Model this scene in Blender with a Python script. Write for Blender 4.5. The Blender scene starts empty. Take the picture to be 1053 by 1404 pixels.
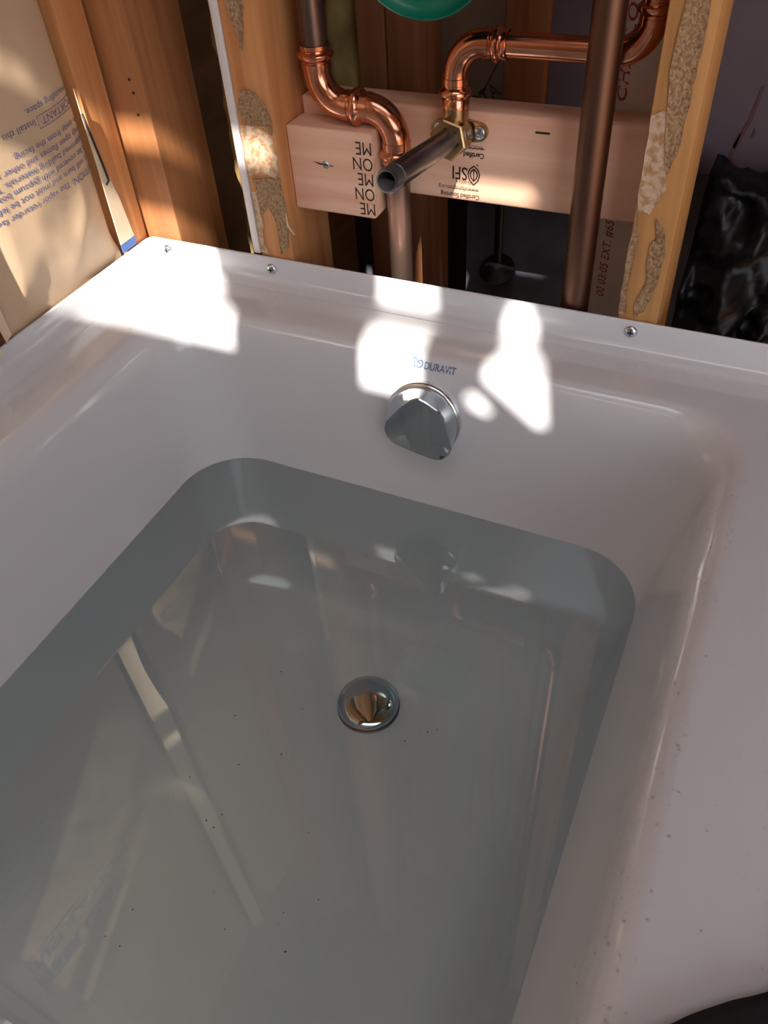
import bpy, bmesh, math, random
from mathutils import Vector, Matrix, noise
from mathutils.geometry import tessellate_polygon

random.seed(7)
scn = bpy.context.scene
COL = scn.collection

# ------------------------------------------------------------------ camera
W, H, F = 1053.0, 1404.0, 1110.965
CAM = Vector((.6686, -.7167, .995))
yaw, pitch, roll = -0.48788993, 0.78054208, 0.08248546
fwd = Vector((math.sin(yaw) * math.cos(pitch), math.cos(yaw) * math.cos(pitch), -math.sin(pitch)))
rt0 = Vector((math.cos(yaw), -math.sin(yaw), 0))
dn0 = fwd.cross(rt0)
rt = rt0 * math.cos(roll) + dn0 * math.sin(roll)
dn = -rt0 * math.sin(roll) + dn0 * math.cos(roll)
cam = bpy.data.cameras.new('camera')
cam.sensor_fit = 'VERTICAL'; cam.sensor_height = 36; cam.lens = F / H * 36
cam.clip_start = .01
camo = bpy.data.objects.new('camera', cam); COL.objects.link(camo)
m3 = Matrix((rt, -dn, -fwd)).transposed()
camo.matrix_world = Matrix.Translation(CAM) @ m3.to_4x4()
scn.camera = camo

# ------------------------------------------------------------------ light
world = bpy.data.worlds.new('daylight'); scn.world = world; world.use_nodes = True
bg = world.node_tree.nodes['Background']
bg.inputs['Color'].default_value = (.885, .925, 1.0, 1); bg.inputs['Strength'].default_value = 2.8
SX, SZ = -.2, -.79                       # sun travels (SX, 1, SZ)
sun = bpy.data.lights.new('sun', 'SUN'); sun.energy = 12; sun.angle = math.radians(.55); sun.color = (1, .93, .84)
suno = bpy.data.objects.new('sun', sun); COL.objects.link(suno)
suno.rotation_euler = Vector((SX, 1, SZ)).to_track_quat('-Z', 'Y').to_euler()
suno.location = (1, -3, 4)
# sky portal: guides sampling to an opening added right of the foot wall for front light, gives no light of its own
pl = bpy.data.lights.new('opening_portal', 'AREA'); pl.shape = 'RECTANGLE'; pl.size = 2.25; pl.size_y = 2.1; pl.cycles.is_portal = True
plo = bpy.data.objects.new('opening_portal', pl); COL.objects.link(plo)
plo.location = (2.475, -1.74, 1.05); plo.rotation_euler = Vector((0, 1, 0)).to_track_quat('-Z', 'Z').to_euler()
SKY = (.10, 2.0, -1.55, -.70)            # ceiling shaft added to bring in overhead light
pl2 = bpy.data.lights.new('fill_shaft_portal', 'AREA'); pl2.shape = 'RECTANGLE'; pl2.size = SKY[1] - SKY[0]; pl2.size_y = SKY[3] - SKY[2]; pl2.cycles.is_portal = True
plo2 = bpy.data.objects.new('fill_shaft_portal', pl2); COL.objects.link(plo2)
plo2.location = ((SKY[0] + SKY[1]) / 2, (SKY[2] + SKY[3]) / 2, 3.34)
vs = scn.view_settings
vs.view_transform = 'Standard'; vs.look = 'None'; vs.exposure = 0; vs.gamma = 1; vs.use_curve_mapping = False
scn.cycles.max_bounces = 10; scn.cycles.diffuse_bounces = 5; scn.cycles.transparent_max_bounces = 12
scn.cycles.use_denoising = True

# ------------------------------------------------------------------ materials
def lin(r, g, b):
    f = lambda c: ((c / 255 + .055) / 1.055) ** 2.4 if c > 10 else c / 255 / 12.92
    return (f(r), f(g), f(b), 1)
MATS = {}
def mat(name, col, rough=.6, metal=0, noise_s=None, col2=None, scale=(1, 1, 1), bump=0, bump_s=None, coat=0, lo=.35, hi=.65, detail=5, spec=.5):
    if name in MATS: return MATS[name]
    m = bpy.data.materials.new(name); m.use_nodes = True
    nt = m.node_tree; N = nt.nodes; L = nt.links; p = N['Principled BSDF']
    p.inputs['Base Color'].default_value = col; p.inputs['Roughness'].default_value = rough
    p.inputs['Metallic'].default_value = metal; p.inputs['Coat Weight'].default_value = coat
    p.inputs['Coat Roughness'].default_value = .05; p.inputs['Specular IOR Level'].default_value = spec
    if noise_s or bump:
        tc = N.new('ShaderNodeTexCoord'); mp = N.new('ShaderNodeMapping'); mp.inputs['Scale'].default_value = scale
        L.new(tc.outputs['Object'], mp.inputs['Vector'])
        nz = N.new('ShaderNodeTexNoise'); nz.inputs['Scale'].default_value = noise_s or 20; nz.inputs['Detail'].default_value = detail
        nz.inputs['Distortion'].default_value = .4
        L.new(mp.outputs['Vector'], nz.inputs['Vector'])
        if col2:
            cr = N.new('ShaderNodeValToRGB'); cr.color_ramp.elements[0].position = lo; cr.color_ramp.elements[1].position = hi
            cr.color_ramp.elements[0].color = col; cr.color_ramp.elements[1].color = col2
            L.new(nz.outputs['Fac'], cr.inputs['Fac']); L.new(cr.outputs['Color'], p.inputs['Base Color'])
        if bump:
            bp = N.new('ShaderNodeBump'); bp.inputs['Strength'].default_value = bump; bp.inputs['Distance'].default_value = .002
            src = nz
            if bump_s:
                src = N.new('ShaderNodeTexNoise'); src.inputs['Scale'].default_value = bump_s; src.inputs['Detail'].default_value = 4
                L.new(mp.outputs['Vector'], src.inputs['Vector'])
            L.new(src.outputs['Fac'], bp.inputs['Height']); L.new(bp.outputs['Normal'], p.inputs['Normal'])
    MATS[name] = m
    return m
def wood(name, c1, c2, axis='z', fine=70, rough=.65):
    s = {'x': (.05, 1, 1), 'y': (1, .05, 1), 'z': (1, 1, .05)}[axis]
    return mat(name, c1, rough, 0, fine, c2, s, .25, None, 0, .3, .7, 6)
M_stud = wood('aged_orange_pine', lin(186, 122, 72), lin(214, 152, 96))
M_stud_c = wood('corner_pine', lin(142, 90, 52), lin(176, 118, 72))
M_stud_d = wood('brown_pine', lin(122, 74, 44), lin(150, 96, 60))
M_amber = wood('amber_pine', lin(176, 126, 72), lin(200, 150, 92))
M_new = wood('fresh_fir_lumber', lin(230, 178, 148), lin(247, 208, 180), 'x', 60)
M_joist = wood('joist_pine', lin(120, 78, 48), lin(150, 102, 66), 'y', 60)
M_ply = mat('plywood', lin(150, 112, 76), .7, 0, 30, lin(172, 134, 96), (1, .1, 1))
M_paper = mat('kraft_paper', lin(200, 172, 140), .5, 0, 6, lin(214, 186, 154), (1, 1, 1), .12, 22)
M_paper_l = mat('pale_paper_edge', lin(218, 196, 164), .55, 0, 8, lin(226, 206, 176), (1, 1, 1), .15, 30)
M_paper_d = mat('dark_kraft_paper', lin(92, 74, 58), .6, 0, 8, lin(104, 84, 66), (1, 1, 1), .3, 25)
M_ink = mat('blue_ink', lin(92, 100, 150), .6)
M_ink_k = mat('black_ink', lin(46, 36, 32), .7)
M_ink_r = mat('red_ink', lin(150, 52, 62), .6)
M_logo = mat('grey_blue_print', lin(92, 120, 160), .4)
M_tub = mat('white_acrylic', lin(214, 215, 219), .15, 0, None, None, coat=.5)
M_chrome = mat('polished_chrome', (.52, .58, .62, 1), .04, 1)
M_chrome_b = mat('brushed_chrome', (.80, .82, .84, 1), .22, 1)
M_zinc = mat('zinc_screw', (.55, .60, .64, 1), .25, 1)
M_copper = mat('bright_copper', (.80, .36, .22, 1), .17, 1, 25, (.62, .26, .15, 1), (1, 1, 1), .05, 60)
M_copper_o = mat('brown_copper', (.20, .105, .068, 1), .45, 1, 14, (.14, .075, .05, 1), (1, 1, .2))
M_copper_t = mat('tarnished_copper', (.36, .20, .15, 1), .35, .9, 16, (.20, .19, .15, 1), (1, 1, .5), .1, 50)
M_dark_pipe = mat('dark_patina_copper', (.10, .095, .08, 1), .35, .8, 18, (.17, .10, .07, 1), (1, 1, .2))
M_brass = mat('dull_brass', (.46, .31, .15, 1), .3, 1, 30, (.34, .22, .11, 1))
M_iron = mat('black_steel', (.12, .115, .125, 1), .33, .85, 40, (.20, .18, .19, 1), (1, .2, 1), .15, 90)
M_bore = mat('pipe_bore', (.012, .012, .012, 1), .8)
M_pvc = mat('white_pvc', lin(214, 204, 196), .4, 0, 12, lin(204, 194, 186))
M_white = mat('white_plastic_strip', lin(222, 214, 212), .45)
M_green = mat('green_plastic', lin(0, 112, 86), .3, 0, 9, lin(0, 100, 78))
M_black = mat('black_plastic', lin(26, 26, 28), .4)
M_bag = mat('black_polythene', lin(12, 12, 14), .33, 0, None, None, spec=.22)
M_cloth = mat('black_fabric', lin(20, 20, 22), .9, 0, None, None, (1, 1, 1), .3, 400)
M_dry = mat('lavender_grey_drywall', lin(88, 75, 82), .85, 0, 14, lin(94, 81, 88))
M_smudge = mat('brown_glue_stain', lin(86, 52, 48), .8)
M_ins = mat('yellow_glass_wool', lin(176, 150, 92), .95, 0, 30, lin(140, 116, 68), (1, 1, .6), .9, 60)
M_glue = mat('dried_adhesive', lin(178, 148, 112), .75, 0, 330, lin(140, 104, 70), (1, 1, 1), 1.0, 420, 0, .40, .62)
M_chalk = mat('white_plaster_smear', lin(200, 176, 152), .8, 0, 150, lin(172, 130, 88), (1, 1, 1), .7, 260, 0, .42, .62)
M_conc = mat('dark_slab', lin(104, 106, 118), .85, 0, 16, lin(84, 86, 96))
M_tape = mat('blue_tape', lin(64, 104, 176), .5)
M_hole = mat('nail_hole', lin(36, 22, 14), .9)
M_speck = mat('brown_speck', lin(70, 58, 48), .8)
M_crumb = mat('white_dust', lin(232, 224, 216), .8)
M_wallf = mat('wall_board', lin(170, 150, 130), .8, 0, 10, lin(180, 160, 140))

def water_mat():
    m = bpy.data.materials.new('still_bath_water'); m.use_nodes = True
    nt = m.node_tree; N = nt.nodes; L = nt.links; N.remove(N['Principled BSDF'])
    o = N['Material Output']; mx = N.new('ShaderNodeMixShader'); t = N.new('ShaderNodeBsdfTransparent'); g = N.new('ShaderNodeBsdfGlossy')
    fr = N.new('ShaderNodeFresnel'); fr.inputs['IOR'].default_value = 1.75
    t.inputs['Color'].default_value = (.945, 1.0, .955, 1); g.inputs['Roughness'].default_value = .0; g.inputs['Color'].default_value = (1, 1, 1, 1)
    L.new(fr.outputs[0], mx.inputs[0]); L.new(t.outputs[0], mx.inputs[1]); L.new(g.outputs[0], mx.inputs[2]); L.new(mx.outputs[0], o.inputs['Surface'])
    return m
M_water = water_mat()
def drop_mat():
    m = bpy.data.materials.new('water_drop'); m.use_nodes = True
    nt = m.node_tree; N = nt.nodes; L = nt.links; N.remove(N['Principled BSDF'])
    o = N['Material Output']; mx = N.new('ShaderNodeMixShader'); t = N.new('ShaderNodeBsdfTransparent'); g = N.new('ShaderNodeBsdfGlossy')
    fr = N.new('ShaderNodeFresnel'); fr.inputs['IOR'].default_value = 1.5
    t.inputs['Color'].default_value = (.96, .96, .97, 1); g.inputs['Roughness'].default_value = .02
    L.new(fr.outputs[0], mx.inputs[0]); L.new(t.outputs[0], mx.inputs[1]); L.new(g.outputs[0], mx.inputs[2]); L.new(mx.outputs[0], o.inputs['Surface'])
    return m
M_drop = drop_mat()

# ------------------------------------------------------------------ helpers
def obj(name, bm, m, parent=None, smooth=False, angle=None):
    me = bpy.data.meshes.new(name)
    bmesh.ops.recalc_face_normals(bm, faces=bm.faces)
    bm.to_mesh(me); bm.free()
    if m: me.materials.append(m)
    if smooth:
        for p in me.polygons: p.use_smooth = True
        if angle: me.set_sharp_from_angle(angle=math.radians(angle))
    o = bpy.data.objects.new(name, me); COL.objects.link(o)
    if parent: o.parent = parent
    return o
def tag(o, label, cat=None, group=None, kind=None):
    o['label'] = label
    if cat: o['category'] = cat
    if group: o['group'] = group
    if kind: o['kind'] = kind
    return o
def thing(name, label, cat, group=None):
    o = bpy.data.objects.new(name, None); COL.objects.link(o); o.empty_display_size = .02
    return tag(o, label, cat, group)
def struct(o, label=None):
    o['kind'] = 'structure'
    if label: o['label'] = label
    return o
def box(bm, x0, x1, y0, y1, z0, z1, bev=0, seg=1):
    r = bmesh.ops.create_cube(bm, size=1)
    vs_ = r['verts']
    for v in vs_:
        v.co = Vector(((x0 + x1) / 2 + v.co.x * (x1 - x0), (y0 + y1) / 2 + v.co.y * (y1 - y0), (z0 + z1) / 2 + v.co.z * (z1 - z0)))
    if bev:
        es = list({e for v in vs_ for e in v.link_edges})
        bmesh.ops.bevel(bm, geom=es, offset=bev, segments=seg, affect='EDGES', profile=.5)
    return bm
def boxo(name, x0, x1, y0, y1, z0, z1, m, parent=None, bev=.0015, seg=2):
    return obj(name, box(bmesh.new(), x0, x1, y0, y1, z0, z1, bev, seg), m, parent, True, 35)
def tube(bm, path, radii, n=24, cap=True, ref=None):
    path = [Vector(p) for p in path]
    if not isinstance(radii, (list, tuple)): radii = [radii] * len(path)
    T = []
    for i in range(len(path)):
        a = path[max(i - 1, 0)]; b = path[min(i + 1, len(path) - 1)]
        T.append((b - a).normalized())
    u = Vector(ref) if ref else (Vector((0, 1, 0)) if abs(T[0].y) < .9 else Vector((1, 0, 0)))
    rings = []
    for p, t, r in zip(path, T, radii):
        u = (u - t * u.dot(t)).normalized(); w = t.cross(u)
        rings.append([bm.verts.new(p + (u * math.cos(a) + w * math.sin(a)) * r) for a in [2 * math.pi * k / n for k in range(n)]])
    for A, B in zip(rings, rings[1:]):
        for k in range(n): bm.faces.new((A[k], A[(k + 1) % n], B[(k + 1) % n], B[k]))
    if cap: bm.faces.new(rings[0]); bm.faces.new(rings[-1])
    return rings
def lathe(bm, prof, org, axis, n=40):
    """prof: list of (radius, distance along axis)"""
    org = Vector(org); axis = Vector(axis).normalized()
    u = axis.orthogonal().normalized(); w = axis.cross(u)
    rings = []
    for r, h in prof:
        if r < 1e-6: rings.append([bm.verts.new(org + axis * h)])
        else: rings.append([bm.verts.new(org + axis * h + (u * math.cos(2 * math.pi * k / n) + w * math.sin(2 * math.pi * k / n)) * r) for k in range(n)])
    for A, B in zip(rings, rings[1:]):
        for k in range(n):
            k2 = (k + 1) % n
            if len(A) == 1 and len(B) == 1: continue
            if len(A) == 1: bm.faces.new((A[0], B[k], B[k2]))
            elif len(B) == 1: bm.faces.new((A[k], B[0], A[k2]))
            else: bm.faces.new((A[k], A[k2], B[k2], B[k]))
def fbm(x, y, z, s, o=3):
    return noise.fractal(Vector((x * s, y * s, z * s)), 1.0, 2.0, o)
def text(name, body, size, fn, m, parent=None, align='LEFT', sx=1.0, bold=0.0, space=1.0):
    """flat print: font outline whose (u, v) are mapped on to a surface by fn(u, v)"""
    cu = bpy.data.curves.new('tmp', 'FONT'); cu.body = body; cu.size = size; cu.align_x = align; cu.offset = bold; cu.resolution_u = 3
    cu.space_character = space
    to = bpy.data.objects.new('tmp', cu); COL.objects.link(to)
    dg = bpy.context.evaluated_depsgraph_get(); dg.update()
    me = bpy.data.meshes.new_from_object(to.evaluated_get(dg))
    bpy.data.objects.remove(to); bpy.data.curves.remove(cu)
    for v in me.vertices: v.co = Vector(fn(v.co.x * sx, v.co.y))
    me.name = name; me.materials.clear(); me.materials.append(m)
    o = bpy.data.objects.new(name, me); COL.objects.link(o)
    if parent: o.parent = parent
    return o
def poly_slab(bm, pts, nrm, th):
    """flat outline pts (3D, planar) given thickness th along nrm"""
    n = Vector(nrm) * th
    a = [bm.verts.new(Vector(p)) for p in pts]; b = [bm.verts.new(Vector(p) + n) for p in pts]
    bm.faces.new(a); bm.faces.new(b[::-1])
    for i in range(len(a)):
        j = (i + 1) % len(a); bm.faces.new((a[i], a[j], b[j], b[i]))

# ------------------------------------------------------------------ room shell
struct(boxo('floor', -.1, 6.0, -3.0, .75, -.03, 0, M_ply, bev=0), 'bare plywood floor around the tub')
bm = bmesh.new()
for a in ((-.1, 3.6, SKY[3], .75), (-.1, 3.6, -1.75, SKY[2]), (-.1, SKY[0], SKY[2], SKY[3]), (SKY[1], 3.6, SKY[2], SKY[3])):
    box(bm, a[0], a[1], a[2], a[3], 2.62, 2.65)
ceil_ = struct(obj('ceiling', bm, M_ply), 'plywood above open ceiling joists with an opening added for overhead light')
for a in ((SKY[0] - .02, SKY[1] + .02, SKY[3], SKY[3] + .02), (SKY[0] - .02, SKY[1] + .02, SKY[2] - .02, SKY[2]), (SKY[0] - .02, SKY[0], SKY[2], SKY[3]), (SKY[1], SKY[1] + .02, SKY[2], SKY[3])):
    boxo('fill_light_shaft', a[0], a[1], a[2], a[3], 2.6, 3.32, M_white, ceil_, 0)  # white shaft added to send diffuse daylight down and stop direct sun
for i in range(10):
    boxo('joist', .02 + i * .36, .058 + i * .36, SKY[3] + .03, .7, 2.40, 2.615, M_joist, ceil_)
struct(boxo('wall_left', -.12, -.095, -1.75, .75, 0, 2.62, M_ply, bev=0), 'plywood sheathing behind the insulation')
struct(boxo('wall_rear', -.1, 3.6, .70, .73, 0, 2.62, M_conc, bev=0), 'dark wall far behind the open framing')
struct(boxo('wall_right', 3.6, 3.63, -1.75, .75, 0, 2.62, M_wallf, bev=0), 'bare wall on the far right of the room')
# wall at the foot end with a high window
WY = -1.62
bm = bmesh.new()
WX0, WX1, WZ0, WZ1 = .05, .95, 1.63, 2.05
for a in ((-.1, WX0, 0, 2.62), (WX1, 1.35, 0, 2.62), (1.35, 3.6, 2.1, 2.62), (WX0, WX1, 0, WZ0), (WX0, WX1, WZ1, 2.62)):  # gap under the right header is added to let in front light
    box(bm, a[0], a[1], WY - .1, WY, a[2], a[3])
struct(obj('wall_front', bm, M_wallf), 'wall at the foot end of the tub')
wf = struct(boxo('window_1', WX0 - .04, WX1 + .04, WY, WY + .015, WZ0 - .05, WZ0, M_new), 'window opening high above the foot of the tub')
boxo('window_frame', WX0 - .04, WX1 + .04, WY, WY + .015, WZ1, WZ1 + .05, M_new, wf)
for x in (WX0 - .04, WX1): boxo('window_frame', x, x + .04, WY, WY + .015, WZ0, WZ1, M_new, wf)
holes = [
    [(-.135, .415), (.147, .418), (.149, .466), (.125, .484), (.113, .505), (.095, .525), (.09, .590), (-.135, .605)],
    [(-.15, .664), (.19, .664), (.19, .706), (-.15, .706)],
    [(.306, .407), (.372, .407), (.374, .496), (.306, .496)],
    [(.306, .524), (.374, .524), (.370, .60), (.336, .655), (.312, .655)],
    [(.372, .677), (.47, .677), (.46, .692), (.388, .696)],
    [(.457, .556), (.474, .556), (.484, .53), (.486, .50), (.497, .487), (.508, .408), (.498, .404), (.440, .448), (.441, .470), (.453, .490), (.449, .53)],
    [(.422, .424), (.430, .430), (.441, .424), (.452, .411), (.445, .405), (.428, .411)],
]
PY = WY - .03
outer = [(WX0, WZ0), (WX1, WZ0), (WX1, WZ1), (WX0, WZ1)]
loops = [[Vector((x, z, 0)) for x, z in outer]] + [[Vector((x + SX * PY, z + SZ * PY, 0)) for x, z in h] for h in holes]
flat = [v for l in loops for v in l]
bm = bmesh.new(); bv = [bm.verts.new((v.x, PY, v.y)) for v in flat]
for t in tessellate_polygon(loops):
    try: bm.faces.new([bv[i] for i in t])
    except ValueError: pass
sheet = tag(obj('sun_patch_mask', bm, M_black), 'unseen black sheet added in the high window, holes cut to shape the sun patches', 'plastic sheet')  # added out of view; holes traced back from the wanted sun patches
sm = sheet.modifiers.new('thick', 'SOLIDIFY'); sm.thickness = .002

# ------------------------------------------------------------------ bathtub
TX1 = .78; TL = 1.52; ZR = .53; ZW = .36
PROF = [(0, .53), (.006, .5294), (.012, .527), (.018, .5215), (.0225, .513), (.026, .502), (.029, .488), (.036, .455), (.045, .415), (.057, .36),
        (.068, .31), (.078, .27), (.088, .242), (.100, .221), (.116, .206), (.138, .1965), (.165, .1925), (.2, .191)]
def prof_at(d_or_i):
    i = int(d_or_i); f = d_or_i - i
    a = PROF[i]; b = PROF[min(i + 1, len(PROF) - 1)]
    return (a[0] + (b[0] - a[0]) * f, a[1] + (b[1] - a[1]) * f)
BACK_K = .86; FRONT_K = 3.0
def ring_pts(xl, xr, yb, yf, r, nc=14, nx=18, ny=40):
    pts = []
    def arc(cx, cy, a0):
        for k in range(nc): 
            a = a0 + math.pi / 2 * k / nc
            pts.append((cx + r * math.cos(a), cy + r * math.sin(a)))
    def seg(p, q, n):
        for k in range(n): pts.append((p[0] + (q[0] - p[0]) * k / n, p[1] + (q[1] - p[1]) * k / n))
    arc(xr - r, yb - r, 0); seg((xr - r, yb), (xl + r, yb), nx)
    arc(xl + r, yb - r, math.pi / 2); seg((xl, yb - r), (xl, yf + r), ny)
    arc(xl + r, yf + r, math.pi); seg((xl + r, yf), (xr - r, yf), nx)
    arc(xr - r, yf + r, 1.5 * math.pi); seg((xr, yf + r), (xr, yb - r), ny)
    return pts
def ring_at(d):
    r = .058 + d * .25
    return ring_pts(.07 + d, .71 - d, -.072 - d * BACK_K, -TL + .08 + d * FRONT_K, r)
tub = thing('bathtub', 'white acrylic alcove bathtub partly filled with still water', 'bathtub')
bm = bmesh.new(); rings = []
def add_ring(pts, z): rings.append([bm.verts.new((x, y, z)) for x, y in pts])
o0, o1 = .0008, .0008
add_ring(ring_pts(o0, TX1, -o1, -TL, .012), 0.0)
add_ring(ring_pts(o0, TX1, -o1, -TL, .012), .518)
add_ring(ring_pts(o0 + .001, TX1 - .002, -o1 - .001, -TL + .001, .012), .5255)
add_ring(ring_pts(o0 + .004, TX1 - .008, -o1 - .004, -TL + .004, .014), .5295)
add_ring(ring_pts(o0 + .008, TX1 - .014, -o1 - .008, -TL + .008, .016), .530)
add_ring(ring_pts(.05, .735, -.052, -TL + .06, .05), .5302)
k = 0
while k <= len(PROF) - 1:
    d, z = prof_at(k); add_ring(ring_at(d), z); k += .5
d0 = PROF[-1][0]
for A, B in zip(rings, rings[1:]):
    n = len(A)
    for k in range(n): bm.faces.new((A[k], A[(k + 1) % n], B[(k + 1) % n], B[k]))
bm.faces.new(rings[-1])
obj('tub_shell', bm, M_tub, tub, True, 50)
# upright nailing flange along back and left side
bm = bmesh.new()
fp = [(.0, .515), (.0, .5585), (.0006, .5598), (.0018, .5602), (.003, .5598), (.0036, .5585), (.0042, .545), (.0058, .5375), (.0092, .5330), (.0145, .5310), (.022, .5304), (.022, .515)]
path = []
for k in range(30): path.append((TX1 - .001 - (TX1 - .012) * k / 29, 0, 0, -1))
for k in range(1, 9):
    a = math.pi / 2 * k / 8; c = .011
    path.append((c - c * math.sin(a), -c + c * math.cos(a), math.sin(a), -math.cos(a)))
for k in range(1, 40): path.append((0, -.011 - (TL - .012) * k / 39, 1, 0))
rr = [[bm.verts.new((x + .0004 + nx * d, y - .0004 + ny * d, z)) for d, z in fp] for x, y, nx, ny in path]
for A, B in zip(rr, rr[1:]):
    n = len(fp)
    for k in range(n): bm.faces.new((A[k], A[(k + 1) % n], B[(k + 1) % n], B[k]))
bm.faces.new(rr[0]); bm.faces.new(rr[-1])
obj('nailing_flange', bm, M_tub, tub, True, 50)
# maker's print on the inner end wall, just under the rim
BK = lambda d: -.072 - d * BACK_K
def on_back(x, s):
    """point on the inner end wall; s = distance down the profile from the rim edge"""
    L_ = 0; pd, pz = PROF[0]; py = BK(pd)
    for d, z in PROF[1:]:
        y = BK(d); seg = math.hypot(y - py, z - pz)
        if L_ + seg >= s:
            f = (s - L_) / seg; yy = py + (y - py) * f; zz = pz + (z - pz) * f
            nrm = Vector((0, -(pz - z), (py - y))).normalized() if True else None
            nrm = Vector((0, -(pz - z) / seg, (py - y) / seg))
            return Vector((x, yy, zz)) + nrm * .0005
        L_ += seg; pd, pz, py = d, z, y
    return Vector((x, py, pz))
lg = lambda x0, s0: (lambda u, v: on_back(x0 + u, s0 - v))
text('maker_print', 'DURAVIT', .0105, lg(.3945, .0225), M_logo, tub, sx=.78, space=1.0, bold=.00022)['label'] = 'grey-blue DURAVIT lettering'
bm = bmesh.new()
def print_strip(bm, pts, w, fn):
    for (u0, v0), (u1, v1) in zip(pts, pts[1:]):
        t = Vector((u1 - u0, v1 - v0)).normalized(); n = Vector((-t.y, t.x)) * w / 2
        e = t * w * .3
        q = [(u0 - e.x + n.x, v0 - e.y + n.y), (u0 - e.x - n.x, v0 - e.y - n.y), (u1 + e.x - n.x, v1 + e.y - n.y), (u1 + e.x + n.x, v1 + e.y + n.y)]
        bm.faces.new([bm.verts.new(fn(*p)) for p in q])
f = lg(.382, .0225)
print_strip(bm, [(0, .0098), (.0035, .0085), (.0062, .0052), (.0080, .0042)], .0013, f)
print_strip(bm, [(0, .0098), (.002, .005), (.0022, .0004), (.0042, .0012), (.0065, .0004), (.009, .001), (.0105, .003), (.0105, .0055), (.0092, .0075), (.0074, .0078), (.0062, .0064)], .0012, f)
obj('maker_emblem', bm, M_logo, tub)

# overflow / filler control on the end wall
ov = thing('overflow_knob', 'faceted chrome overflow knob on the round plate below the maker print', 'overflow knob')
axis = Vector((0, -.985, .17)).normalized(); oc = Vector((.399, -.1005, .4655))
bm = bmesh.new(); lathe(bm, [(0, -.004), (.0415, -.004), (.0418, .004), (.041, .0065), (.039, .0078), (.034, .0086), (0, .0088)], oc, axis, 64)
obj('bezel', bm, M_chrome_b, ov, True, 40)
face = [(.395, .5065), (.4035, .5115), (.4125, .5085), (.4275, .500), (.4315, .4955), (.437, .470), (.4405, .457), (.438, .447), (.431, .4375), (.4225, .4345), (.412, .4355), (.390, .4395), (.375, .4435), (.367, .450), (.3635, .459), (.3655, .470), (.372, .480), (.384, .4955)]
fc = Vector((.402, .470))
# resample with polar angle to loft from circle to the facetted face
import bisect
def poly_r(a):
    best = 0
    dx, dz = math.cos(a), math.sin(a)
    for p, q in zip(face, face[1:] + face[:1]):
        x1, z1, x2, z2 = p[0] - fc.x, p[1] - fc.y, q[0] - fc.x, q[1] - fc.y
        det = dx * (z1 - z2) - dz * (x1 - x2)
        if abs(det) < 1e-12: continue
        t = (x1 * (z1 - z2) - z1 * (x1 - x2)) / det; s = (dx * z1 - dz * x1) / det
        if t > 0 and -1e-9 <= s <= 1 + 1e-9: best = max(best, t)
    return best
NA = 72
bm = bmesh.new(); rr = []
ang = [2 * math.pi * k / NA for k in range(NA)]
KY0, KY1 = -.106, -.129
rr.append([bm.verts.new((.400 + .0385 * math.cos(a), KY0 - .006 * (0), .4665 + .0385 * math.sin(a))) for a in ang])
rr.append([bm.verts.new((.400 + .0388 * math.cos(a), KY0 - .006, .4668 + .0388 * math.sin(a))) for a in ang])
for sc, y in ((.985, KY1 + .0015), (.965, KY1 + .0003), (.94, KY1)):
    rr.append([bm.verts.new((fc.x + poly_r(a) * sc * math.cos(a), y, fc.y + poly_r(a) * sc * math.sin(a))) for a in ang])
for A, B in zip(rr, rr[1:]):
    for k in range(NA): bm.faces.new((A[k], A[(k + 1) % NA], B[(k + 1) % NA], B[k]))
bm.faces.new(rr[0]); bm.faces.new(rr[-1])
obj('turn_handle', bm, M_chrome, ov, True, 25)

# drain
dr = thing('drain', 'round polished chrome drain stopper on the tub floor under water', 'drain stopper')
DC = (.402, -.2905, .1905)
bm = bmesh.new(); lathe(bm, [(0, .0004), (.0355, .0004), (.0355, .0016), (.034, .0022), (0, .0022)], DC, (0, 0, 1), 64)
obj('drain_ring_shadow', bm, M_iron, dr, True, 40)  # near-black ring doubles as the shadow below the stopper
bm = bmesh.new(); lathe(bm, [(0, .002), (.029, .002), (.0335, .0045), (.0348, .007), (.0346, .0092), (.0335, .0108), (.0275, .0124), (.0262, .01265), (.018, .0131), (.009, .0133), (0, .01335)], DC, (0, 0, 1), 72)
obj('stopper_cap', bm, M_chrome, dr, True, 60)

# water
bm = bmesh.new()
pts = ring_at(.0572)
bm.faces.new([bm.verts.new((x, y, ZW)) for x, y in pts])
wt = tag(obj('bath_water', bm, M_water), 'still greenish grey water standing in the bathtub', 'water')

# screws in the flange
for x, z, lb in ((.027, .5475, 'zinc screw in the tub flange nearest the left corner'), (.172, .547, 'zinc screw in the tub flange below the plaster-smeared stud'), (.579, .5495, 'zinc screw in the tub flange below the amber right stud')):
    s = thing('flange_screw', lb, 'screw', 'screws fixing the tub flange')
    bm = bmesh.new(); lathe(bm, [(0, -.02), (.002, -.02), (.002, 0), (.0058, 0), (.0062, .0008), (.0056, .0022), (.004, .0034), (.002, .004), (0, .0042)], (x, -.0044, z), (0, -1, 0), 24)
    obj('screw_head', bm, M_zinc, s, True, 40)
    bm = bmesh.new(); box(bm, x - .0028, x + .0028, -.0088, -.0078, z - .0006, z + .0006); box(bm, x - .0006, x + .0006, -.0088, -.0078, z - .0028, z + .0028)
    obj('cross_slot', bm, M_hole, s)

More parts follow.
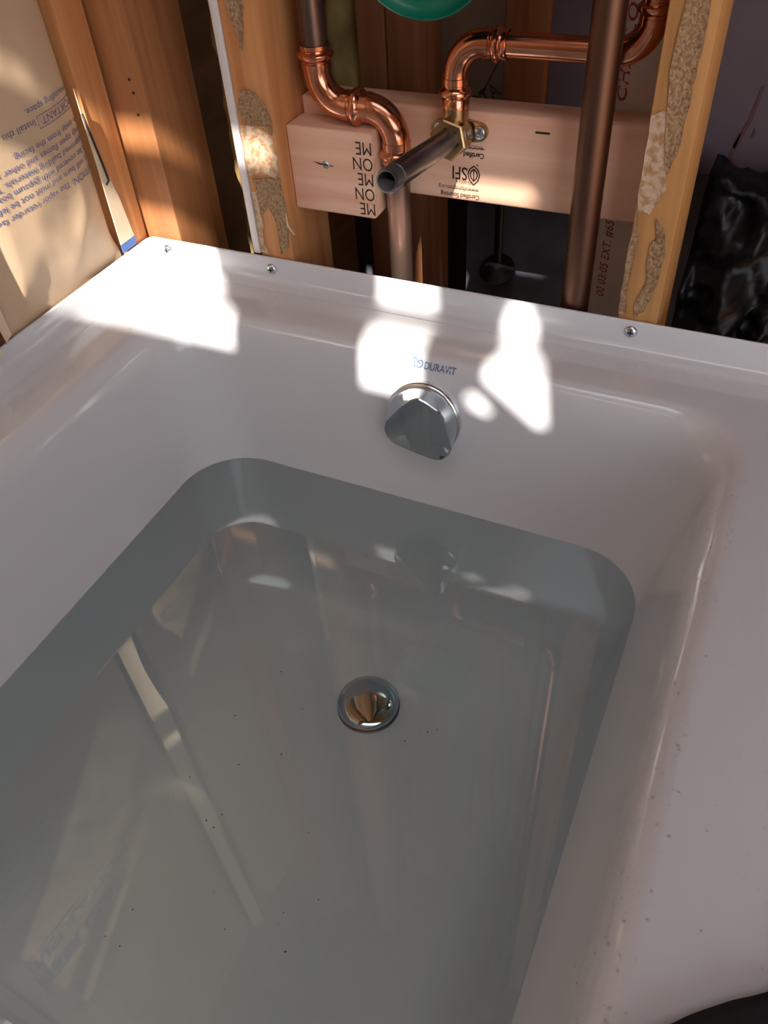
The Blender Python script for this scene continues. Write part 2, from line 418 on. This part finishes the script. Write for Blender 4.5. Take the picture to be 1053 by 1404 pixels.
# ------------------------------------------------------------------ back framing
ST = 2.38
def stud(name, x0, x1, y0, y1, m, label, z0=.0, z1=ST, group='studs of the open back wall'):
    t = thing(name, label, 'stud', group)
    boxo('timber', x0, x1, y0, y1, z0, z1, m, t, .002, 2)
    return t
s2 = stud('wall_stud', -.030, .046, .0008, .089, M_stud_c, 'orange pine stud with nail holes at the left corner of the tub')
for x, z in ((.030, .735), (.031, .722), (.030, .700)):
    bm = bmesh.new(); lathe(bm, [(0, -.003), (.0014, -.003), (.0016, .0004), (0, .0005)], (x, .0008, z), (0, -1, 0), 10)
    obj('nail_hole', bm, M_hole, s2)
s3 = stud('wall_stud', .1575, .200, .0008, .089, M_stud, 'pine stud with dried adhesive beside the white strip')
sR = stud('wall_stud', .563, .601, .0008, .089, M_amber, 'amber pine stud with dried adhesive right of the white pipe')
ws = tag(boxo('edge_strip', .1475, .1570, -.0003, .030, .5605, .90, M_white, None, .002), 'white plastic strip along the left edge of the adhesive-smeared stud', 'strip')
def smear(parent, pts, m, y=.0008, th=.0016, name='adhesive_smear', sub=5, seed=0):
    """irregular dried smear on a stud's front face; pts (x, z) outline"""
    rnd = random.Random(seed); P = []
    n = len(pts)
    for i in range(n):
        a = Vector(pts[i]); b = Vector(pts[(i + 1) % n])
        for k in range(sub):
            q = a.lerp(b, k / sub); P.append((q.x + rnd.uniform(-.0008, .0008), q.y + rnd.uniform(-.0012, .0012)))
    bm = bmesh.new()
    cx = sum(p[0] for p in P) / len(P); cz = sum(p[1] for p in P) / len(P)
    a = [bm.verts.new((x, y + .0005, z)) for x, z in P]
    b = [bm.verts.new((x, y - th, z)) for x, z in P]
    c = [bm.verts.new((cx + (x - cx) * .9, y - th * .75, cz + (z - cz) * .96)) for x, z in P]
    for i in range(len(P)):
        j = (i + 1) % len(P)
        bm.faces.new((a[i], a[j], b[j], b[i])); bm.faces.new((b[i], b[j], c[j], c[i]))
    bm.faces.new(c); bm.faces.new(a)
    return obj(name, bm, m, parent, True, 40)
smear(s3, [(.168, .85), (.184, .85), (.186, .812), (.182, .788), (.176, .770), (.174, .785), (.167, .812)], M_glue, seed=1)
smear(s3, [(.161, .720), (.166, .735), (.180, .737), (.192, .727), (.198, .706), (.196, .694), (.180, .703), (.164, .707)], M_glue, seed=2)
smear(s3, [(.160, .702), (.176, .702), (.196, .692), (.198, .672), (.196, .65), (.176, .655), (.159, .650)], M_chalk, seed=3, th=.0011)
smear(s3, [(.164, .648), (.198, .652), (.1995, .61), (.196, .575), (.185, .565), (.186, .60), (.178, .62), (.168, .61)], M_glue, seed=4)
smear(s3, [(.1585, .632), (.166, .634), (.167, .60), (.164, .575), (.1685, .563), (.1585, .563)], M_chalk, seed=5, th=.001)
smear(sR, [(.578, .90), (.593, .90), (.593, .80), (.592, .765), (.590, .72), (.584, .70), (.577, .735), (.573, .78)], M_glue, seed=6)
smear(sR, [(.564, .748), (.576, .752), (.583, .72), (.586, .688), (.576, .665), (.565, .668), (.5635, .70)], M_chalk, seed=7, th=.001)
smear(sR, [(.5655, .668), (.5635, .64), (.5635, .60), (.5635, .565), (.570, .563), (.568, .60), (.571, .64)], M_glue, seed=8, th=.0022)
smear(sR, [(.583, .662), (.592, .652), (.596, .63), (.594, .60), (.588, .575), (.580, .563), (.577, .575), (.584, .60), (.581, .635), (.586, .645)], M_glue, seed=9, th=.002)
# splinter hanging on the adhesive stud
bm = bmesh.new(); tube(bm, [(.199, -.001, .615), (.203, -.006, .603), (.210, -.006, .594)], [.0008, .0012, .0008], 8)
obj('splinter', bm, M_paper_l, s3, True)

# blocking boards
lb = thing('blocking_board', 'long fresh fir board spanning between studs behind the copper pipes', 'board')
boxo('plank', .2005, .5625, .058, .096, .627, .716, M_new, lb, .003, 3)
def on_y(x0, z0, y):   # upside-down print on a face looking to -Y
    return lambda u, v: (x0 - u, y, z0 - v)
YB = .0577
text('stamp', 'SFI', .0185, on_y(.385, .6615, YB), M_ink_k, lb, bold=.0002, sx=.8)
text('stamp', 'Certified Sourcing', .0068, on_y(.398, .6345, YB), M_ink_k, lb, sx=.85, bold=.0001)
text('stamp', 'www.sfiprogram.org', .0062, on_y(.397, .6415, YB), M_ink_k, lb, sx=.85)
text('stamp', 'SFI-00514', .0052, on_y(.391, .6485, YB), M_ink_k, lb, sx=.9)
text('stamp', 'Certified', .0072, on_y(.402, .677, YB), M_ink_k, lb, sx=.85, bold=.0002)
text('stamp', 'WOOD', .0055, on_y(.401, .684, YB), M_ink_k, lb, sx=.9)
for a in ((.366, .397, .6388, .6392), (.376, .402, .6812, .6817), (.350, .369, .7010, .7032), (.452, .466, .7015, .7035)):
    boxo('stamp', a[0], a[1], YB, YB + .0006, a[2], a[3], M_ink_k, lb, 0)
bm = bmesh.new()
leaf = [(0, -.0105), (.0045, -.006), (.0062, 0), (.0045, .005), (0, .0085), (-.0045, .005), (-.0062, 0), (-.0045, -.006), (0, -.0105)]
for sc in (1.0, .62):
    print_strip(bm, [(u * sc, v * sc) for u, v in leaf], .0013, lambda u, v: (.3915 + u, YB, .6555 + v))
print_strip(bm, [(0, -.006), (0, .005)], .0011, lambda u, v: (.3915 + u, YB, .6555 + v))
print_strip(bm, [(.003, .0098), (.0042, .0098)], .0012, lambda u, v: (.3915 + u, YB, .6555 + v))
obj('stamp', bm, M_ink_k, lb)
bb = thing('blocking_block', 'short fir block printed with upside-down letters in front of the long board', 'board')
boxo('plank', .2005, .297, .020, .0575, .612, .699, M_new, bb, .0025, 3)
rows = ['ME', 'ON', 'ME', 'ON', 'ME']
for i, r_ in enumerate(rows):
    text('stamp', r_, .0185, on_y(.298, .6285 + i * .0155, .0197), M_ink_k if i % 2 == 0 else M_ink_k, bb, sx=.80)
bm = bmesh.new(); lathe(bm, [(0, -.002), (.0038, -.002), (.0040, .0006), (.0025, .0003), (0, 0)], (.2435, .020, .6635), (0, -1, 0), 20)
obj('screw_head', bm, M_zinc, bb, True, 40)
bm = bmesh.new(); poly_slab(bm, [(.229, .0199, .6655), (.236, .0199, .6647), (.252, .0199, .6632), (.252, .0199, .6625), (.236, .0199, .663)], (0, -1, 0), .0003)
obj('split_crack', bm, M_hole, bb)

# ------------------------------------------------------------------ copper plumbing
def arc_pts(c, r, a0, a1, y, n=12):
    return [(c[0] + r * math.cos(a0 + (a1 - a0) * k / n), y, c[1] + r * math.sin(a0 + (a1 - a0) * k / n)) for k in range(n + 1)]
def socket(bm, p, d, L=.022, r=.0145, n=28):
    """press socket: sleeve with bead and press lines, from p along d"""
    prof = [(r * .93, 0), (r, .0005), (r, .006), (r * .93, .0068), (r * .93, .0078), (r * 1.02, .009), (r * 1.16, .0105), (r * 1.24, .0125), (r * 1.22, .0145), (r * 1.08, .0158), (r * .98, .0165), (r * .96, .0175), (r * 1.02, .0185), (r * 1.02, L), (r * .92, L + .0004)]
    lathe(bm, prof, p, d, n)
YL = .040; RP = .0125; RE = .0138
lp = thing('copper_supply_pipe', 'copper pipe with two bright press elbows left of the steel nipple', 'pipe')
bm = bmesh.new(); tube(bm, [(.2335, YL, ST), (.2335, YL, .775), (.2335, YL, .752)], RP, 28); obj('riser', bm, M_dark_pipe, lp, True, 40)
XD = .3155
e = .030
bm = bmesh.new()
tube(bm, [(.2335, YL, .752)] + arc_pts((.2335 + e, .7165 + e), e, math.pi, 1.5 * math.pi, YL) + [(.272, YL, .7165)], RE, 28)
el = obj('elbow', bm, M_copper, lp, True, 40)
bm = bmesh.new(); socket(bm, (.2335, YL, .748), (0, 0, 1)); obj('press_collar', bm, M_copper, el, True, 40)
bm = bmesh.new(); socket(bm, (.262, YL, .7165), (1, 0, 0), .016); obj('press_collar', bm, M_copper, el, True, 40)
bm = bmesh.new()
tube(bm, [(.272, YL, .7165)] + arc_pts((XD - e, .7165 - e), e, .5 * math.pi, 0, YL) + [(XD, YL, .672)], RE, 28)
el = obj('elbow', bm, M_copper, lp, True, 40)
bm = bmesh.new(); socket(bm, (.290, YL, .7165), (-1, 0, 0), .010, .0142); obj('press_collar', bm, M_copper, el, True, 40)
bm = bmesh.new(); socket(bm, (XD, YL, .688), (0, 0, -1)); obj('press_collar', bm, M_copper, el, True, 40)
bm = bmesh.new(); tube(bm, [(XD, YL, .675), (XD, YL, .02)], RP, 28); obj('lower_pipe', bm, M_copper_t, lp, True, 40)

YR = .0445; RH = .0105; REh = .0118
rp = thing('copper_supply_pipe', 'copper pipe running level from an elbow above the brass fitting to the right', 'pipe')
XV = .377; ZH = .779; e = .027
bm = bmesh.new(); tube(bm, [(XV + .02, YR, ZH), (.53, YR, ZH)], RH, 28); obj('level_pipe', bm, M_copper, rp, True, 40)
bm = bmesh.new(); tube(bm, [(XV, YR, .722), (XV, YR, ZH - e)] + arc_pts((XV + e, ZH - e), e, math.pi, .5 * math.pi, YR) + [(XV + .04, YR, ZH)], REh, 28)
el = obj('elbow', bm, M_copper, rp, True, 40)
bm = bmesh.new(); socket(bm, (XV, YR, ZH - e - .002), (0, 0, -1), .026, .0126); obj('press_collar', bm, M_copper, el, True, 40)
bm = bmesh.new(); socket(bm, (XV + e, YR, ZH), (1, 0, 0), .022, .0126); obj('press_collar', bm, M_copper, el, True, 40)
XE = .5475
bm = bmesh.new(); tube(bm, [(.515, YR, ZH)] + arc_pts((XE - e, ZH + e), e, 1.5 * math.pi, 2 * math.pi, YR) + [(XE, YR, ZH + .05)], REh, 28)
el = obj('elbow', bm, M_copper, rp, True, 40)
bm = bmesh.new(); socket(bm, (.526, YR, ZH), (-1, 0, 0), .018, .0126); obj('press_collar', bm, M_copper, el, True, 40)
bm = bmesh.new(); socket(bm, (XE, YR, ZH + e - .006), (0, 0, 1), .022, .0122); obj('press_collar', bm, M_copper, el, True, 40)
bm = bmesh.new(); tube(bm, [(XE, YR, ZH + .045), (XE, YR, ST)], RH, 28); obj('riser', bm, M_copper, rp, True, 40)

# brass drop ear fitting
de = thing('drop_ear_elbow', 'dull brass drop-ear elbow screwed to the long board', 'pipe fitting')
ND = Vector((0, -.142, .017)).normalized(); NR = Vector((XV, .036, .6985))
bm = bmesh.new(); tube(bm, [(XV, YR, .728), (XV, YR, .722), (XV, YR, .700), (XV, YR, .692)], [.0118, .0124, .0128, .010], 24); obj('body', bm, M_brass, de, True, 40)
bm = bmesh.new(); lathe(bm, [(0, -.012), (.0165, -.012), (.0168, .004)], NR, ND, 24); lathe(bm, [(.0168, .004), (.0188, .005), (.0188, .0135), (.0172, .0145), (.0118, .0145), (.0112, .010), (0, .010)], NR, ND, 6)
obj('hex_collar', bm, M_brass, de, True, 30)
for sx in (-1, 1):
    cx = XV + sx * .0205
    out = [(XV, .6865), (cx, .690)] + [(cx + sx * .0085 * math.cos(a), .6985 + .0085 * math.sin(a)) for a in [(-math.pi / 2 + math.pi * k / 8) for k in range(9)]] + [(XV, .7105)]
    bm = bmesh.new(); poly_slab(bm, [(x, .0575, z) for x, z in out], (0, -1, 0), .005); er = obj('ear', bm, M_brass, de)
    bm = bmesh.new(); lathe(bm, [(0, 0), (.0062, 0), (.0062, .0012), (.0045, .0022), (.0020, .0022), (.0012, .0008), (0, .0008)], (cx, .0525, .6985), (0, -1, 0), 20); obj('screw_head', bm, M_zinc, er, True, 35)
# steel nipple
nip = thing('pipe_nipple', 'black steel pipe nipple pointing out over the tub', 'pipe')
N0 = NR + ND * .010; NL = .142; NRAD = .0108
bm = bmesh.new()
prof = [(0, 0), (NRAD, 0), (NRAD, NL - .016)]
for k in range(8):
    prof += [(NRAD * .95, NL - .0155 + k * .0019), (NRAD * .90, NL - .0147 + k * .0019)]
prof += [(NRAD * .88, NL), (NRAD * .74, NL), (NRAD * .74, NL - .06)]
lathe(bm, prof, N0, ND, 32); obj('tube_wall', bm, M_iron, nip, True, 35)
bm = bmesh.new(); lathe(bm, [(0, NL - .055), (NRAD * .74, NL - .055)], N0, ND, 32); obj('bore', bm, M_bore, nip)

# tall brown copper pipe and white pvc pipe
bm = bmesh.new(); tube(bm, [(.5165, .0165, ST), (.5165, .0165, .8), (.5165, .0165, .02)], .0139, 32)
tag(obj('tall_copper_pipe', bm, M_copper_o, None, True, 40), 'tall brown tarnished copper pipe standing in front of the white pipe', 'pipe')
pv = thing('drain_vent_pipe', 'white plastic drain pipe with red lettering behind the board', 'pipe')
PC = Vector((.5375, .133)); PR = .0302
bm = bmesh.new(); tube(bm, [(PC.x, PC.y, ST), (PC.x, PC.y, .02)], PR, 48); obj('pipe_body', bm, M_pvc, pv, True, 40)
def on_pvc(z0, a0):
    def fn(u, v):
        a = a0 + v / PR          # text up = towards -x when read bottom to top
        return (PC.x - (PR + .0003) * math.sin(a), PC.y - (PR + .0003) * math.cos(a), z0 + u)
    return fn
text('red_print', 'CHARLOTTE', .0200, on_pvc(.7185, .50), M_ink_r, pv, sx=.95, bold=.0003, space=1.12)
text('red_print', '00 03:05 EXT. #65R', .0150, on_pvc(.518, .28), M_ink_r, pv, sx=.72, space=1.05, bold=.00015)

# green plaster guard above
gg = thing('valve_guard', 'green round plastic guard hanging above the steel nipple', 'valve guard')
GC = (.3645, .0, .8725)
bm = bmesh.new(); lathe(bm, [(0, .004), (.058, .004), (.0635, .0), (.0652, -.008), (.0660, -.010), (.0648, -.0105), (.0615, -.002), (.056, .0015), (0, .0015)], GC, (0, 1, .12), 72)
obj('cup', bm, M_green, gg, True, 50)
bm = bmesh.new(); box(bm, .350, .4120, .008, .05, .838, .93, .006, 2); box(bm, .392, .425, .012, .045, .823, .93, .006, 2)
obj('valve_body', bm, M_black, gg, True, 40)

# ------------------------------------------------------------------ rear framing behind the open wall
def rear(name, x0, x1, y0, y1, m, label, z0=0, z1=ST):
    t = thing(name, label, 'stud', 'studs of the framing further back'); boxo('timber', x0, x1, y0, y1, z0, z1, m, t, .002, 2); return t
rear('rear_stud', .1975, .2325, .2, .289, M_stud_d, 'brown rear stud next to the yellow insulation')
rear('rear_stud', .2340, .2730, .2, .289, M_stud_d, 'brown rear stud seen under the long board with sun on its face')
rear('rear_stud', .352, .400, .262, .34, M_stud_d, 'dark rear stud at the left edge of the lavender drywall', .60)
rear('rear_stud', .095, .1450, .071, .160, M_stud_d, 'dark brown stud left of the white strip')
def batt(name, x0, x1, y, z0, z1, label):
    bm = bmesh.new(); nx, nz = 10, 60; g = []
    for i in range(nx + 1):
        row = []
        for j in range(nz + 1):
            x = x0 + (x1 - x0) * i / nx; z = z0 + (z1 - z0) * j / nz
            ed = min(1, 4 * min(i, nx - i) / nx)
            row.append(bm.verts.new((x, y + .015 * (1 - ed) - .012 * fbm(x, 1.3, z, 26), z)))
        g.append(row)
    for i in range(nx):
        for j in range(nz): bm.faces.new((g[i][j], g[i + 1][j], g[i + 1][j + 1], g[i][j + 1]))
    r = bmesh.ops.extrude_face_region(bm, geom=bm.faces[:])
    for v in r['geom']:
        if isinstance(v, bmesh.types.BMVert): v.co.y = y + .06
    return tag(obj(name, bm, M_ins, None, True), label, 'insulation')
batt('glass_wool', .140, .1965, .215, .55, 1.2, 'yellow glass wool showing behind the copper riser')
batt('glass_wool', .0500, .0930, .115, .45, 1.2, 'yellow glass wool in the dark gap left of the white strip')
# dark faced paper with print
pd = thing('dark_paper', 'dark kraft paper with black print behind the level copper pipe', 'paper')
boxo('sheet', .2735, .3515, .268, .274, .60, 1.6, M_paper_d, pd, 0)
def dg(x0, z0, a, y): 
    c, s = math.cos(a), math.sin(a)
    return lambda u, v: (x0 + u * c - v * s, y, z0 + u * s + v * c)
text('paper_print', 'ERTA', .024, dg(.312, .636, .62, .2675), M_ink_k, pd, sx=.8, bold=.0003)
text('paper_print', 'TEED', .018, dg(.318, .616, .62, .2675), M_ink_k, pd, sx=.8, bold=.0003)
bm = bmesh.new(); print_strip(bm, [(.300, .640), (.315, .652), (.325, .662), (.335, .680), (.346, .700)], .002, lambda u, v: (u, .2675, v)); obj('paper_print', bm, M_ink_k, pd)
# drywall behind, its torn stains
dw = thing('drywall_sheet', 'lavender grey drywall sheet at the back right with brown glue stains', 'drywall')
bm = bmesh.new(); poly_slab(bm, [(.4005, .280, .604), (.586, .280, .592), (1.2, .280, .572), (1.2, .280, ST), (.4005, .280, ST)], (0, 1, 0), .0125)
obj('board', bm, M_dry, dw)
for pts in ([(.631, .688), (.634, .690), (.630, .655), (.620, .622), (.616, .626), (.626, .655)],
            [(.618, .614), (.622, .608), (.632, .6000), (.620, .602), (.604, .600), (.612, .606), (.616, .622), (.6185, .640), (.622, .641)],
            [(.634, .648), (.637, .640), (.633, .636)]):
    bm = bmesh.new(); poly_slab(bm, [(x, .2798, z) for x, z in pts], (0, -1, 0), .0006); obj('glue_stain', bm, M_smudge, dw)
# crumpled black bag
bm = bmesh.new(); g = []; nu, nv = 60, 50
for i in range(nu + 1):
    row = []
    for j in range(nv + 1):
        u, v = i / nu, j / nv
        x = .604 + .42 * u; z = .28 + .345 * v - .05 * u * v
        n1 = fbm(x, .3, z, 16, 5); n2 = abs(fbm(x, 4.3, z, 34, 4))
        y = .105 + .10 * v ** 2 + .035 * n1 - .03 * n2 
        row.append(bm.verts.new((x, max(y, .012), z + .01 * n1 * v)))
    g.append(row)
for i in range(nu):
    for j in range(nv): bm.faces.new((g[i][j], g[i + 1][j], g[i + 1][j + 1], g[i][j + 1]))
r = bmesh.ops.extrude_face_region(bm, geom=bm.faces[:])
for v in r['geom']:
    if isinstance(v, bmesh.types.BMVert): v.co.y = min(v.co.y + .06, .275)
tag(obj('plastic_bag', bm, M_bag, None, True), 'crumpled glossy black plastic sheeting right of the amber stud', 'plastic sheet')
# dark flange with rod behind, under the board
pf = thing('rear_pipe', 'dark thin pipe with a round flange deep behind the board', 'pipe')
bm = bmesh.new(); tube(bm, [(.33, .34, .41), (.33, .34, .60)], .006, 16); obj('rod', bm, M_black, pf, True, 40)
bm = bmesh.new(); lathe(bm, [(0, 0), (.026, 0), (.026, .004), (.012, .012), (.007, .016), (0, .016)], (.33, .34, .395), (0, -.5, .8), 32); obj('flange', bm, M_black, pf, True, 40)
struct(boxo('gap_panel', .2735, 1.2, .362, .38, 0, .62, M_conc, bev=0), 'dark panel added under the drywall to catch light in the gap')  # panel added so the dark gap below the board picks up light

# ------------------------------------------------------------------ left wall: studs and faced insulation
def lstud(y0, y1, m, label, z0=0):
    t = thing('side_stud', label, 'stud', 'studs of the left wall'); boxo('timber', -.089, -.0008, y0, y1, z0, ST, m, t, .002, 2); return t
lstud(-.044, -.003, M_stud, 'orange pine stud in the left wall next to the corner')
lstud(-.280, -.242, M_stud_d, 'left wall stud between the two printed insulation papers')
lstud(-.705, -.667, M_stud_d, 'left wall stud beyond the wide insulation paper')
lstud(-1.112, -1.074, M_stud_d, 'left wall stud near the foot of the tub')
def paper_x(y, z, y0, y1, seed, puff):
    t = (y - y0) / (y1 - y0); e = max(0, min(1, t)) 
    b = math.sin(math.pi * e) ** .5 if 0 < e < 1 else 0
    n = fbm(y, seed, z, 9, 3); c = abs(fbm(y * 1.2, seed + 5.5, z * .7, 13, 2)); low = max(0, min(1, (.665 - z) / .08))
    kz = max(0, min(1, (z - .558) / .035)); kz = kz * kz * (3 - 2 * kz)
    return -.0035 * (1 - kz) + kz * (-.012 + puff * b + b * (.004 * n - .007 * c * (.15 + 1.4 * low)))
def faced(y0, y1, z0, z1, seed, puff, label):
    """y0 < y1; faced batt with a paper front"""
    t = thing('insulation_batt', label, 'insulation', 'faced insulation in the left wall')
    ny, nz = 44, 170
    bm = bmesh.new(); g = []
    for i in range(ny + 1):
        row = []
        for j in range(nz + 1):
            y = y0 + (y1 - y0) * i / ny; z = z0 + (z1 - z0) * (j / nz)
            row.append(bm.verts.new((paper_x(y, z, y0, y1, seed, puff), y, z)))
        g.append(row)
    for i in range(ny):
        for j in range(nz): bm.faces.new((g[i][j], g[i + 1][j], g[i + 1][j + 1], g[i][j + 1]))
    r = bmesh.ops.extrude_face_region(bm, geom=bm.faces[:])
    for v in r['geom']:
        if isinstance(v, bmesh.types.BMVert): v.co.x -= .003
    obj('paper_facing', bm, M_paper, t, True, 60)
    boxo('glass_fibre', -.088, -.035, y0 + .004, y1 - .004, z0, z1, M_ins, t, .004)
    return t
B1 = (-.235, -.051); B2 = (-.664, -.288); B3 = (-1.07, -.708); B4 = (-1.6, -1.115)
b1 = faced(B1[0], B1[1], .553, 1.75, 3.1, .022, 'kraft-faced insulation with upside-down blue caution print in the corner bay')
b2 = faced(B2[0], B2[1], .553, 1.75, 8.7, .020, 'wide kraft-faced insulation beyond the second left stud')
b3 = faced(B3[0], B3[1], .553, 1.75, 5.2, .020, 'kraft-faced insulation in the third bay of the left wall')
b4 = faced(B4[0], B4[1], .553, 1.75, 6.6, .020, 'kraft-faced insulation in the bay nearest the foot wall')
def up_down(y0, z0, B, seed, puff):
    return lambda u, v: (paper_x(y0 - u, z0 - v, B[0], B[1], seed, puff) + .0005, y0 - u, z0 - v)
def upright(y0, z0, B, seed, puff, a=0):
    c, s = math.cos(a), math.sin(a)
    return lambda u, v: (paper_x(y0 + u * c - v * s, z0 + u * s + v * c, B[0], B[1], seed, puff) + .0005, y0 + u * c - v * s, z0 + u * s + v * c)
lines = [('UTION:', .0098, -.0535, .6655), ('The vapor retarder facing o', .0086, -.1000, .6665), ('ct will burn and must not be left ex', .0086, -.0545, .6765), ('t be covered with gypsum board,', .0086, -.0560, .6860),
         ('approved building materials. To', .0086, -.0545, .6955), ('eep open flames and other s', .0086, -.0555, .7050), ('n away from the facing.', .0086, -.0560, .7145), ('PORTANT:', .0098, -.0535, .7335), ('Install this s', .0086, -.1200, .7345), ('rrounding space.', .0086, -.0545, .7455)]
for body, sz, y0, z0 in lines:
    text('blue_print', body, sz, up_down(y0, z0, B1, 3.1, .022), M_ink, b1, sx=1.30)
bm = bmesh.new()
print_strip(bm, [(-.0535 - k * .005, .7355) for k in range(13)] + [(-.1170, .7355), (-.1170, .7245)] + [(-.1135 + k * .005, .7245) for k in range(13)], .0006, lambda y, z: (paper_x(y, z, B1[0], B1[1], 3.1, .022) + .0005, y, z))
obj('blue_print', bm, M_ink, b1)
text('blue_print', 'INSULATION', .038, upright(-.635, .952, B2, 8.7, .020, .05), M_ink, b2, sx=.95, bold=.0008)
text('blue_print', 'FIBER GLASS', .038, upright(-.640, 1.000, B2, 8.7, .020, .05), M_ink, b2, sx=.92, bold=.0008)
for z in (.940, 1.034):
    bm = bmesh.new(); print_strip(bm, [(-.645 + k * .02, z + k * .001) for k in range(17)], .003, lambda y, z: (paper_x(y, z, B2[0], B2[1], 8.7, .020) + .0005, y, z)); obj('blue_print', bm, M_ink, b2)
for i in range(7):
    text('blue_print', ['install this side facing the', 'surrounding living space.', 'Keep open flames and other', 'heat sources away from the', 'facing. The vapor retarder', 'facing will burn and must', 'not be left exposed.'][i], .0125, upright(-.60, .72 + i * .016, B2, 8.7, .020), M_ink, b2, sx=.9)
# stapled paper tabs over the studs
def tab(y0, y1, z0, z1, lift, parent, seed, m=M_paper_l, name='paper_tab'):
    bm = bmesh.new(); n = 40; g = []
    for j in range(n + 1):
        z = z0 + (z1 - z0) * j / n; w = fbm(.2, seed, z, 7, 2)
        row = []
        for k in range(5):
            t = k / 4; y = y0 + (y1 - y0) * t
            row.append(bm.verts.new((.0015 + lift * t ** 1.5 * (1 + .5 * w) + .0015 * w, y + .004 * w * t, z)))
        g.append(row)
    for j in range(n):
        for k in range(4): bm.faces.new((g[j][k], g[j][k + 1], g[j + 1][k + 1], g[j + 1][k]))
    r = bmesh.ops.extrude_face_region(bm, geom=bm.faces[:])
    for v in r['geom']:
        if isinstance(v, bmesh.types.BMVert): v.co.x -= .0008
    return obj(name, bm, m, parent, True, 60)
tab(-.236, -.250, .562, 1.75, .010, b1, 1.1)
tab(-.287, -.268, .562, 1.75, .016, b2, 2.2)
tab(-.665, -.682, .562, 1.75, .012, b2, 3.3)
tab(-.707, -.692, .562, 1.75, .012, b3, 4.4)
# pale tab with the blue end by the corner, narrowing upwards
ct = thing('corner_tab', 'pale paper tab with a blue bottom edge stapled beside the corner', 'paper')
bm = bmesh.new(); poly_slab(bm, [(.0004, -.0515, .5720), (.0004, -.0270, .5720), (.0004, -.033, .620), (.0004, -.044, .665), (.0004, -.050, .72), (.0004, -.0515, .74)], (1, 0, 0), .0012); obj('tab', bm, M_paper_l, ct)
boxo('blue_edge', .0004, .0018, -.0515, -.0268, .5620, .5718, M_tape, ct, 0)
bm = bmesh.new(); tube(bm, [(.003, -.0520, .716), (.004, -.0490, .69), (.004, -.0455, .664), (.004, -.0435, .644), (.0035, -.0485, .641)], .0012, 8)  # dark line modelled for the shadow edge of the paper tab
tag(obj('tab_shadow_line', bm, M_black, None, True), 'thin bent black line standing in for the shadow edge of the corner tab', 'shadow line')

# ------------------------------------------------------------------ loose things
# black cloth over the near right rim
bm = bmesh.new(); g = []; nu, nv = 36, 44
for i in range(nu + 1):
    row = []
    for j in range(nv + 1):
        u, v = i / nu, j / nv
        y = -.600 - .32 * v + .195 * u * (1 - v)
        s = .235 * u
        x = .700 + min(s, .082) + .018 * math.sin(min(1, max(0, (s - .082) / .03)) * math.pi / 2)
        z = .5345 - max(0, s - .095) + .010 * abs(fbm(x, y, 2.0 + u, 16, 3)) + .008 * math.sin(math.pi * min(1, v * 3))
        row.append(bm.verts.new((x + .004 * fbm(u, v, 1.0, 5), y, z)))
    g.append(row)
for i in range(nu):
    for j in range(nv): bm.faces.new((g[i][j], g[i + 1][j], g[i + 1][j + 1], g[i][j + 1]))
ck = tag(obj('black_cloth', bm, M_cloth, None, True), 'black fabric draped over the near right rim of the tub', 'cloth')
sm = ck.modifiers.new('thick', 'SOLIDIFY'); sm.thickness = .004; sm.offset = 1

# droplets on the rim (nobody could count them)
def dome(bm, c, nrm, r):
    nrm = Vector(nrm).normalized()
    lathe(bm, [(r, -.0001), (r * .86, r * .28), (r * .5, r * .48), (0, r * .55)], c, nrm, 8)
bm = bmesh.new()
for _ in range(260):
    i = random.uniform(0, 6.5); d, z = prof_at(i); d2, z2 = prof_at(min(i + .3, 8))
    x = .71 - d; y = random.uniform(-.62, -.16)
    dome(bm, (x, y, z), (-(z - z2), 0, (d2 - d)), random.choice((.0005, .0006, .0008, .0010)))
for _ in range(150):
    dome(bm, (random.uniform(.725, .765), random.uniform(-.55, -.06), .5303), (0, 0, 1), random.choice((.0004, .0005, .0007)))
for _ in range(150):
    dome(bm, (random.uniform(.025, .075), random.uniform(-.42, -.14), .5302), (0, 0, 1), random.choice((.0005, .0007, .0009)))
tag(obj('water_droplets', bm, M_drop, None, True), 'fine water droplets sprinkled over the tub rim', 'droplets', kind='stuff')
bm = bmesh.new()
def crumb(c, r):
    q = bmesh.ops.create_icosphere(bm, subdivisions=1, radius=r)
    for v in q['verts']: v.co = Vector((v.co.x * random.uniform(.7, 1.5), v.co.y * random.uniform(.7, 1.4), v.co.z * .5)) + Vector(c)
for _ in range(60): crumb((random.gauss(.19, .022), random.gauss(-.022, .010) - .004, .5308), random.uniform(.0004, .0011))
for _ in range(40): crumb((random.gauss(.60, .04), random.gauss(-.03, .012), .5308), random.uniform(.0004, .0010))
tag(obj('plaster_crumbs', bm, M_crumb), 'white plaster crumbs scattered on the back rim', 'crumbs', kind='stuff')
bm = bmesh.new()
for _ in range(40): crumb((random.uniform(.20, .58), random.uniform(-.62, -.19), .1912), random.uniform(.0005, .0011))
tag(obj('floor_specks', bm, M_speck), 'tiny dark specks of dirt on the submerged tub floor', 'specks', kind='stuff')
